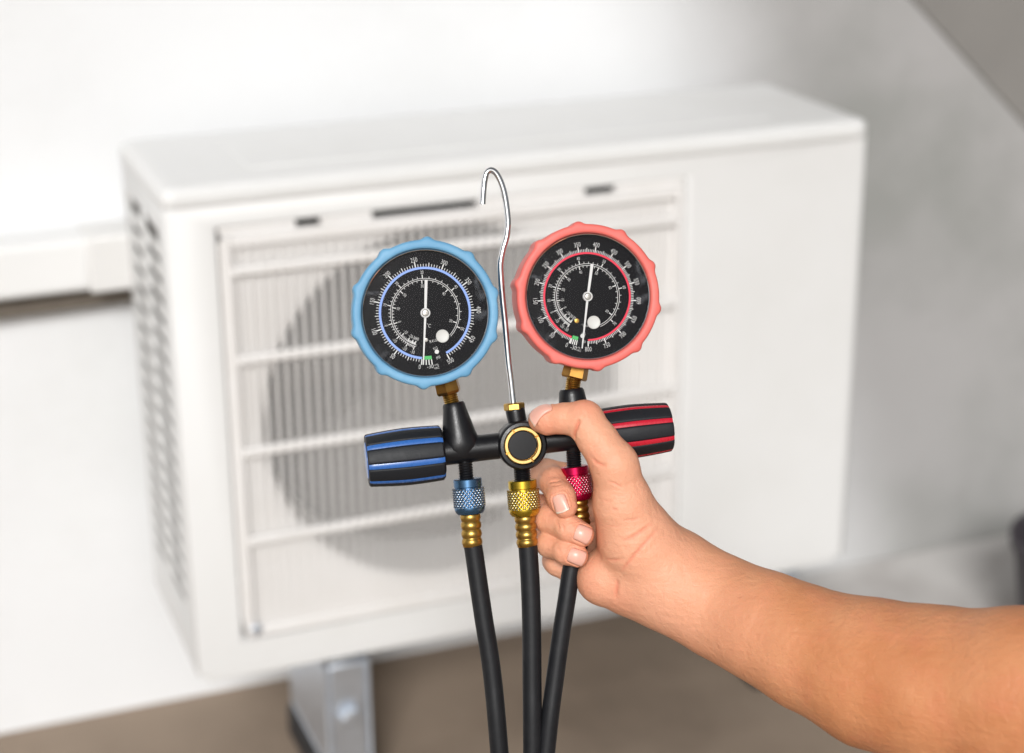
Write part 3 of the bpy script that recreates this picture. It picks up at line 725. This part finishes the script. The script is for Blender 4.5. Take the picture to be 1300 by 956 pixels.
# ------------------------------------------------------------------ hoses
def hose(label, m_, c0, c1, rc, f1, path, rh, rf_, down):
    """c0..c1: coupling axis top/bottom, f1: end of the brass ferrule, path: hose centre line (photo px, px depth)"""
    p0, p1, p2 = L(*c0), L(*c1), L(*f1)
    base = G @ Vector(p0)
    t = empty('charging_hose', Matrix.Translation(base) @ G.to_3x3().to_4x4()); tag(t, label, 'hose', 'hoses screwed into the manifold')
    def sub(name, mb, m__, sm=35, attr=None):
        mb.v = [tuple(np.array(q) - p0) for q in mb.v]; return link(name, mb.mesh(name, m__, sm, attr), t)
    n = np.linalg.norm(p1 - p0); ax = (p1 - p0) / n; r = rc * U
    k0, k1 = 0.27, 0.80
    b = MB(); b.lathe(p0, ax, [(0, 0.5 * r), (0, 0.84 * r), (0.02 * n, 0.88 * r), (0.22 * n, 0.88 * r), (0.24 * n, 0.83 * r), (k0 * n, 0.83 * r), (k0 * n, 0.93 * r)], 56, close=False)
    b.lathe(p0, ax, [(k1 * n, 0.95 * r), (0.86 * n, 0.95 * r), (0.93 * n, 0.90 * r), (n, 0.78 * r), (n, 0.4 * r)], 56, close=False)
    cp = sub('coupling', b, m_, 35, 'wear')
    nd, sg_, rows = 26, 26 * 10, 52
    def hgt(tn, ph):
        u_ = (ph * nd / (2 * math.pi) + tn) % 1.0; v_ = (ph * nd / (2 * math.pi) - tn) % 1.0
        return (1 - abs(2 * u_ - 1)) , (1 - abs(2 * v_ - 1))
    def hh(t, ph):
        a_, c_ = hgt((t / n - k0) / (k1 - k0) * 4.0, ph); q = min(a_, c_); return min(1, max(0, (q - 0.18) / 0.55))
    b = MB(); b.lathe(p0, ax, [((k0 + (k1 - k0) * i / rows) * n, r) for i in range(rows + 1)], sg_, close=False,
        rfun=lambda t, r_, ph: r_ * (0.93 + 0.07 * hh(t, ph)), cfun=lambda t, r_, ph: max(0, (hh(t, ph) - 0.45) / 0.55) * 0.95)
    bb = b; bb.v = [tuple(np.array(q) - p0) for q in bb.v]
    link('knurled_band', bb.mesh('knurled_band', m_, 60, 'wear'), cp)
    # brass ferrule with rounded rings
    nf = np.linalg.norm(p2 - p1); axf = (p2 - p1) / nf; pr = [(-3 * U, 0.5 * rf_ * U)]
    for k in range(49):
        q = k / 48; ridge = abs(math.sin(math.pi * (q * 3.9 + 0.12))) ** 0.8
        pr.append((nf * q, rf_ * U * (0.86 + 0.14 * ridge)))
    pr += [(nf * 1.0, rf_ * U * 0.97), (nf * 1.005, rf_ * U * 0.80)]
    b = MB(); b.lathe(p1, axf, pr, 40); sub('ferrule', b, M_brass, 50)
    # the hose, on down to the ground
    pts = [L(*q) for q in path]
    wdown = np.array([q for q in (G.to_3x3().inverted() @ Vector((0, 0, -1)))])
    end = np.array(G @ Vector(pts[-1])); zl = end[2] - ZG
    last = pts[-1]; tdir = unit(pts[-1] - pts[-2]); side = np.array([v for v in (G.to_3x3().inverted() @ Vector(down))])
    for k in range(1, 9):
        f = k / 8; last = last + (tdir * (1 - f) ** 2 + wdown * (1 - (1 - f) ** 2)) * (zl - 0.09) / 8.0
        pts.append(last)
    for k in range(1, 7):
        a = k / 6 * math.pi / 2; pts.append(pts[-1] * 0 + last + side * 0.07 * (1 - math.cos(a)) + wdown * 0.07 * math.sin(a))
    # drop onto the ground and run along it
    e = np.array(G @ Vector(pts[-1])); pts[-1] = pts[-1] + wdown * (e[2] - ZG - 0.006)
    for k in range(1, 8): pts.append(pts[-1] + side * 0.06 + np.array([v for v in (G.to_3x3().inverted() @ Vector((0, 0.012 * math.sin(k), 0)))]))
    b = MB(); b.tube(catmull([p2 - axf * 3 * U] + pts, 6), rh * U, 24); sub('hose_tube', b, M_hose, 60)
hose('black hose with blue knurled coupling under the blue gauge', M_cpb, (593.3, 607.6), (597, 652), 20.6, (599.8, 693.5),
     [(601.5, 699, 0), (606.5, 734, 0), (614.5, 788, 0), (621, 828, 0), (626, 866, 0), (632, 930, 0)], 11.8, 13.2, (-0.8, -0.6, 0))
hose('black hose with gold knurled coupling below the sight glass, middle one', M_cpy, (662.8, 609.5), (666.3, 654.5), 20.8, (669.6, 693.5),
     [(670.6, 699, 0), (673.5, 747, 0), (675, 800, 0), (675.5, 866, 0), (676, 930, 0)], 12.2, 13.8, (-0.9, -0.4, 0))
hose('black hose with crimson knurled coupling gripped by the fingers', M_cpr, (729, 592), (733.5, 634.5), 20.2, (737.2, 668),
     [(737.6, 675, 2), (734, 695, 4), (725.5, 722, 2), (719.5, 761, 0), (711.5, 811, 0), (704, 866, 0), (696, 930, 0)], 11.6, 13.0, (0.7, -0.7, 0))

# ------------------------------------------------------------------ hand and forearm: one continuous surface
def Q(u, v, d, r):
    p, s = Ls(u, v, d); return (p / U, r * s)
def rc(a, bb, k, flat=1.0): return ('rc', a[0], bb[0], a[1], bb[1], k, flat)
thumb = [Q(684.5, 533.5, -26, 14.5), Q(694, 533.5, -32, 18.0), Q(716, 531.5, -42, 18.6), Q(741.5, 533, -50, 24.2), Q(759, 559, -57, 24.8), Q(780, 590, -60, 28.0)]
palm = [
    # thumb and thenar
    *[rc(thumb[i], thumb[i + 1], 7) for i in range(5)],
    rc(Q(780, 590, -60, 28), Q(791, 640, -46, 36.5), 14), rc(Q(791, 640, -46, 36.5), Q(809, 686, -30, 47), 12),
    rc(Q(809, 686, -30, 47), Q(855, 738, -20, 60), 20),
    # heel of the hand
    rc(Q(768, 733, -2, 37), Q(812, 732, 0, 50), 16), rc(Q(812, 732, 0, 50), Q(855, 738, -16, 58), 20),
    # back of the hand
    rc(Q(776, 616, 62, 19), Q(826, 692, 20, 40), 16), rc(Q(790, 645, 70, 20), Q(835, 705, 20, 40), 14),
    rc(Q(790, 683, 66, 20), Q(840, 715, 20, 40), 14), rc(Q(780, 722, 56, 18), Q(835, 730, 15, 40), 14),
    rc(Q(788, 616, 40, 20), Q(795, 650, -10, 26), 16),
    # forearm
    rc(Q(855, 738, -20, 58), Q(915, 771, -45, 60), 20, 0.86), rc(Q(915, 771, -45, 60), Q(973, 797.5, -85, 66), 24, 0.9),
    rc(Q(973, 797.5, -85, 66), Q(1031, 825, -120, 74), 24, 0.95), rc(Q(1031, 825, -120, 74), Q(1108, 854, -170, 90), 24), rc(Q(1108, 854, -170, 90), Q(1190, 874, -220, 99), 24),
    rc(Q(1190, 874, -220, 99), Q(1300, 884, -290, 108), 24), rc(Q(1300, 884, -290, 108), Q(1410, 900, -360, 106), 24), rc(Q(1410, 900, -360, 106), Q(1640, 960, -520, 120), 30),
]
fingers = {
    'index': [Q(776, 614, 64, 19), Q(694, 603, 44, 20), Q(703, 612, 6, 18.5), Q(712.5, 631, -23, 18.0), Q(718, 642.5, -31, 15.8)],
    'middle': [Q(790, 645, 70, 20), Q(684, 648, 46, 20), Q(698, 659, 4, 18.5), Q(723, 671, -24, 17.5), Q(738, 678.5, -31, 16.2)],
    'ring': [Q(790, 683, 66, 20), Q(688, 681, 44, 19), Q(699, 690, 4, 17.5), Q(719, 700, -20, 16.5), Q(732, 705.5, -28, 14.8)],
    'little': [Q(780, 722, 56, 18), Q(706, 712, 48, 17), Q(707, 716, 34, 15), Q(722, 724, 28, 14.5), Q(742, 732, 26, 13)],
}
chains = [palm] + [[rc(c[i], c[i + 1], 5) for i in range(len(c) - 1)] for c in fingers.values()]
def smin(a, bb, k):
    h = np.maximum(k - np.abs(a - bb), 0); return np.minimum(a, bb) - h * h / (4 * k)
def sd_rc(P, q):
    _, a, bb, r1, r2, k, fl = q
    ba = bb - a; l2 = ba @ ba; pa = P - a
    t = np.clip(pa @ ba / l2, 0, 1)
    dv = pa - t[:, None] * ba
    if fl != 1.0:
        dv = dv.copy(); dv[:, 1] /= fl
        return (np.sqrt((dv * dv).sum(1)) - (r1 + (r2 - r1) * t)) * fl
    return np.sqrt((dv * dv).sum(1)) - (r1 + (r2 - r1) * t)
def sdf(P, sel=None):
    tot = None
    for ci, ch in enumerate(chains):
        d = None
        for qi, q in enumerate(ch):
            if sel is not None and (ci, qi) not in sel: continue
            e = sd_rc(P, q); d = e if d is None else smin(d, e, q[5])
        if d is None: continue
        tot = d if tot is None else smin(tot, d, 1.6)
    return tot if tot is not None else np.full(len(P), 1e3)
def grad(P, h=0.6):
    g = np.zeros_like(P)
    for i in range(3):
        e = np.zeros(3); e[i] = h; g[:, i] = sdf(P + e) - sdf(P - e)
    return g / (np.linalg.norm(g, axis=1)[:, None] + 1e-9)
def march(P, D, n=60):
    P = P.copy()
    for _ in range(n): P += D * np.clip(sdf(P), -6, 30)[:, None] * 0.8
    return P

def build_hand():
    VX = 1.7                                  # voxel, photo px (about 0.76 mm)
    NB = 16
    allq = [(ci, qi, q) for ci, ch in enumerate(chains) for qi, q in enumerate(ch)]
    lo = np.min([np.minimum(q[1] - q[3], q[2] - q[4]) for _, _, q in allq], axis=0) - 12
    hi = np.max([np.maximum(q[1] + q[3], q[2] + q[4]) for _, _, q in allq], axis=0) + 12
    bs = VX * NB; nb = np.ceil((hi - lo) / bs).astype(int)
    I = np.stack(np.meshgrid(*[np.arange(k) for k in nb], indexing='ij'), -1).reshape(-1, 3)
    Cn = lo + (I + 0.5) * bs; hd = bs * 0.87
    ds = np.stack([sd_rc(Cn, q) for _, _, q in allq], 1)
    keep = np.abs(ds.min(1)) < hd + 14; I = I[keep]; ds = ds[keep]; Cn = Cn[keep]
    g1 = np.arange(NB + 1)
    off = np.stack(np.meshgrid(g1, g1, g1, indexing='ij'), -1).reshape(-1, 3)
    dim = nb * NB + 2
    def key(c): return (c[..., 0].astype(np.int64) * dim[1] + c[..., 1]) * dim[2] + c[..., 2]
    keys, pos, quads = [], [], []
    for bi in range(len(I)):
        mnn = ds[bi].min()
        sel = {(allq[j][0], allq[j][1]) for j in np.nonzero(ds[bi] < max(mnn, 0) + 2 * hd + 26)[0]}
        gi = I[bi] * NB + off
        F = sdf(lo + gi * VX, sel).reshape(NB + 1, NB + 1, NB + 1)
        S = F < 0
        if S.all() or not S.any(): continue
        cs = [F[i:NB + i, j:NB + j, k:NB + k] for i in (0, 1) for j in (0, 1) for k in (0, 1)]
        cnt = sum((c < 0).astype(int) for c in cs); act = (cnt > 0) & (cnt < 8)
        ii = np.argwhere(act)
        if not len(ii): continue
        vals = np.stack([c[act] for c in cs], 1)
        cor = np.array([(i, j, k) for i in (0, 1) for j in (0, 1) for k in (0, 1)], float)
        acc = np.zeros((len(ii), 3)); n_ = np.zeros(len(ii))
        for a in range(8):
            for c in range(a + 1, 8):
                if abs(cor[a] - cor[c]).sum() != 1: continue
                va, vb = vals[:, a], vals[:, c]; cr = (va < 0) != (vb < 0)
                t = np.where(cr, va / np.where(cr, va - vb, 1), 0)
                acc += np.where(cr[:, None], cor[a] + (cor[c] - cor[a]) * t[:, None], 0); n_ += cr
        gc = I[bi] * NB + ii
        keys.append(key(gc)); pos.append(lo + (gc + acc / n_[:, None]) * VX)
        for ax in range(3):
            A = F; e = [slice(0, NB)] * 3; e2 = list(e); e2[ax] = slice(1, NB + 1)
            s0 = A[tuple(e)] < 0; s1 = A[tuple(e2)] < 0
            x = np.argwhere(s0 != s1); fl = s0[s0 != s1]
            gx = I[bi] * NB + x; b1, b2 = (ax + 1) % 3, (ax + 2) % 3
            d1 = np.zeros(3, int); d1[b1] = 1; d2 = np.zeros(3, int); d2[b2] = 1
            qd = np.stack([key(gx), key(gx - d1), key(gx - d1 - d2), key(gx - d2)], 1)
            qd[~fl] = qd[~fl][:, ::-1]
            quads.append(qd)
    keys = np.concatenate(keys); pos = np.concatenate(pos); quads = np.concatenate(quads)
    od = np.argsort(keys); ks = keys[od]; pos = pos[od]
    idx = np.searchsorted(ks, quads); idx = np.clip(idx, 0, len(ks) - 1)
    ok = (ks[idx] == quads).all(1); F = idx[ok]
    # relax
    V = pos.copy()
    E = np.concatenate([F[:, [0, 1]], F[:, [1, 2]], F[:, [2, 3]], F[:, [3, 0]]])
    for it in range(6):
        lam = 0.5 if it % 2 == 0 else -0.35
        S_ = np.zeros_like(V); n_ = np.zeros(len(V))
        np.add.at(S_, E[:, 0], V[E[:, 1]]); np.add.at(n_, E[:, 0], 1); np.add.at(S_, E[:, 1], V[E[:, 0]]); np.add.at(n_, E[:, 1], 1)
        V += lam * (S_ / np.maximum(n_, 1)[:, None] - V)
    return V, F
HV, HF = build_hand()

CAML = np.array([(CAM - ORG) @ EX, (CAM - ORG) @ EY, (CAM - ORG) @ EZ]) / U
def surf(u, v):
    """where the skin is, along the line of sight of a photo position"""
    p0 = L(u, v, -200) / U; p1 = L(u, v, 200) / U
    return march(p0[None], unit(p1 - p0)[None])[0]
creases = [  # (points, depth, half width)
    ([(787, 687.4), (795, 685), (802.8, 681.6), (815.3, 673), (830, 662.8)], 1.5, 1.7),
    ([(788, 727.6), (794.4, 718), (807, 702.5), (823.7, 683.7), (838, 667)], 1.1, 1.9),
    ([(767, 709), (780, 711), (792, 709)], 0.6, 1.8),
    ([(784, 734), (783, 746), (781, 762)], 0.9, 2.6),
    ([(792, 661), (803, 660), (812, 658)], 0.7, 1.3), ([(776, 646), (785, 647.5)], 0.7, 1.2), ([(771, 611), (781, 614), (790, 619)], 0.6, 1.4),
    ([(762, 634), (772, 636), (781, 635)], 0.3, 1.0), ([(775, 626), (787, 629), (797, 628)], 0.3, 1.0), ([(765, 664), (776, 668), (788, 668)], 0.35, 1.2),
    ([(749.5, 579.5), (752, 583), (759.7, 588.6), (770, 591.5)], 1.6, 2.2),
    ([(734.5, 536), (732.2, 542), (729.2, 550), (729, 556)], 2.6, 2.0),
    ([(741, 523), (743, 530)], 0.5, 1.5), ([(736, 520), (737, 526)], 0.4, 1.3),
    ([(698, 612), (705, 611), (711, 610)], 0.7, 1.6), ([(699, 617), (707, 616), (713, 615)], 0.6, 1.5),
    ([(711, 663), (715, 668), (716, 676)], 0.6, 1.6), ([(706, 661), (709, 667), (710, 674)], 0.6, 1.6),
    ([(706, 692), (710, 697), (711, 703)], 0.5, 1.5),
]
def seg_dist(P, A, B):
    ab = B - A; t = np.clip(((P - A) @ ab) / (ab @ ab + 1e-9), 0, 1); return np.linalg.norm(P - A - t[:, None] * ab, axis=1)
HN = grad(HV)
flush_shade = np.zeros(len(HV)); disp = np.zeros(len(HV))
for pts, dep, hw_ in creases:
    W = [surf(u, v) for u, v in pts]; W = catmull(W, 4)
    c = W.mean(0); rad = np.max(np.linalg.norm(W - c, axis=1)) + 14
    near = np.nonzero(np.linalg.norm(HV - c, axis=1) < rad)[0]
    if not len(near): continue
    d = np.min([seg_dist(HV[near], W[i], W[i + 1]) for i in range(len(W) - 1)], axis=0)
    tl = ((HV[near] - W[0]) @ (W[-1] - W[0])) / ((W[-1] - W[0]) @ (W[-1] - W[0])); env = np.clip(1 - np.abs(2 * tl - 1) ** 2.5, 0, 1) if dep < 2 else 1.0
    prof = env * np.exp(-(d / hw_) ** 2) - 0.12 * np.exp(-((d - 2.4 * hw_) / (1.4 * hw_)) ** 2)
    disp[near] -= dep * prof * (2.2 if dep < 1 else 1.3); flush_shade[near] = np.maximum(flush_shade[near], 0.85 * env * min(1, dep) * np.exp(-(d / (hw_ * 1.1)) ** 2))  # crease shade painted in as redder skin
# tendon/muscle unevenness so that the forearm is not a turned shape
from mathutils import noise as mn
ln = np.array([mn.noise(Vector(q / 46.0)) for q in HV]); ln2 = np.array([mn.noise(Vector(q / 17.0 + 9)) for q in HV])
disp += 0.9 * ln + 0.2 * ln2
nails = [  # centre (u,v), tip direction in the picture plane, length, width, extra normal tilt
    ((711.5, 639), (0.30, -0.95), 23, 19, (0.25, -1.0, 0.05), 0.9),
    ((741.0, 677.5), (0.93, -0.40), 21, 22, (0.12, -1.0, 0.22), 0.4),
    ((732.5, 707.0), (0.94, -0.36), 22, 20, (0.10, -1.0, 0.20), 0.4),
    ((685.0, 519.5), (-0.98, -0.10), 31, 22, (-0.05, -0.30, 1.0), 0.5),
]
nail_geo = []
for (uv, td, ln_, wd_, nrm, fe) in nails:
    c = surf(*uv); nrm = unit(nrm); tdir = np.array([td[0], 0, td[1]]); g = grad(c[None])[0]
    g = unit(0.75 * g + 0.45 * nrm); tdir = unit(tdir - g * (tdir @ g)); sdv = np.cross(g, tdir)
    NA, NBk = 19, 15; P0, par = [], []
    for i in range(NA):
        a = -1 + 2 * i / (NA - 1)
        for j in range(NBk):
            q = -1 + 2 * j / (NBk - 1)
            wsc = (1 - 0.10 * (1 - a) / 2 - 0.10 * abs(a) ** 6)
            bow = 0.13 * (1 - q * q) if True else 0
            aa = a * (1 - 0.10) + (bow if a > 0 else -bow) * abs(a) ** 2
            P0.append(c + tdir * aa * ln_ / 2 + sdv * q * wsc * wd_ / 2); par.append((a, q))
    P0 = np.array(P0); par = np.array(par)
    S = march(P0 + g * 14, np.repeat(-g[None], len(P0), 0), 50)
    # keep the plate a smooth arch: fit heights along g by a low polynomial
    h = (S - P0) @ g; a, q = par.T; ok = np.abs(h) < 12
    X = np.stack([np.ones_like(a), a, q, a * a, q * q, a * q], 1)
    co = np.linalg.lstsq(X[ok], h[ok], rcond=None)[0]; hf = X @ co
    edge = np.maximum(np.abs(q) ** 8, np.maximum(0, -a) ** 8)
    P = P0 + g * (hf + 0.9 - 2.0 * edge + 0.35 * np.maximum(0, a) ** 4)[:, None]
    nail_geo.append((P, par, NA, NBk, g, fe))
    # groove round the plate, flush round the fingertip
    near = np.nonzero(np.linalg.norm(HV - c, axis=1) < 34)[0]
    ra = ((HV[near] - c) @ tdir) / (ln_ / 2); rq = ((HV[near] - c) @ sdv) / (wd_ / 2); facing = (HN[near] @ g) > 0.2
    sup = (np.abs(ra) ** 5 + np.abs(rq) ** 5) ** 0.2
    disp[near] += facing * (0.9 * np.exp(-((sup - 1.14) / 0.10) ** 2) * (ra < 0.75) - 1.0 * (sup < 1.0))
    flush_shade[near] = np.maximum(flush_shade[near], 0.6 * np.exp(-(np.linalg.norm(HV[near] - c, axis=1) / 24) ** 2))
for c_, r_, a_ in (((743, 512), 22, 0.5), ((694, 545), 22, 0.5), ((701, 606), 16, 0.35), ((697, 655), 16, 0.3), ((699, 690), 14, 0.3), ((745, 745), 26, 0.25), ((785, 765), 24, 0.3), ((755, 585), 16, 0.35)):
    c = surf(*c_); flush_shade = np.maximum(flush_shade, a_ * np.exp(-(np.linalg.norm(HV - c, axis=1) / r_) ** 2))
HV2 = HV + HN * disp[:, None]
# palm side of hand and wrist (paler skin) fades out along the forearm
wr = L(870, 735, -20) / U
palmw = np.clip(1 - ((HV[:, 0] - wr[0]) + 40) / 150, 0, 1) * np.clip(0.55 - HN[:, 1] * 0.6, 0, 1)

org = L(853, 738, -20)
me = bpy.data.meshes.new('person')
person = bpy.data.objects.new('person', me); COL.objects.link(person)
person.matrix_world = G @ Matrix.Translation(org)
tag(person, 'bare right hand and forearm reaching in from the right, gripping the manifold', 'person')
me.from_pydata([tuple(q) for q in HV2 * U - org], [], [tuple(int(i) for i in f) for f in HF])
me.materials.append(M_skin); me.polygons.foreach_set('use_smooth', [True] * len(me.polygons))
for n_, a_ in (('flush_shade', flush_shade), ('palm', palmw)):
    at_ = me.attributes.new(n_, 'FLOAT', 'POINT'); at_.data.foreach_set('value', a_.astype(np.float32))
me.validate(); me.update()
for (P, par, NA, NBk, g, fe) in nail_geo:
    fs = [(i * NBk + j, i * NBk + j + 1, (i + 1) * NBk + j + 1, (i + 1) * NBk + j) for i in range(NA - 1) for j in range(NBk - 1)]
    b = MB(); fre = np.clip((par[:, 0] - (1 - 0.28 * fe) + 0.10 * (1 - par[:, 1] ** 2) * -1) / 0.08, 0, 1) * 0.9
    lun = np.exp(-(((par[:, 0] + 1.0) / 0.28) ** 2 + (par[:, 1] / 0.5) ** 2)) * 0.3
    b.add(P * U - org, fs, 0, [float(x) for x in np.maximum(fre, lun)])
    o = link('fingernail', b.mesh('fingernail', M_nail, 60, 'free'), person)
    s_ = o.modifiers.new('thick', 'SOLIDIFY'); s_.thickness = 0.0005; s_.offset = -1 if False else 0
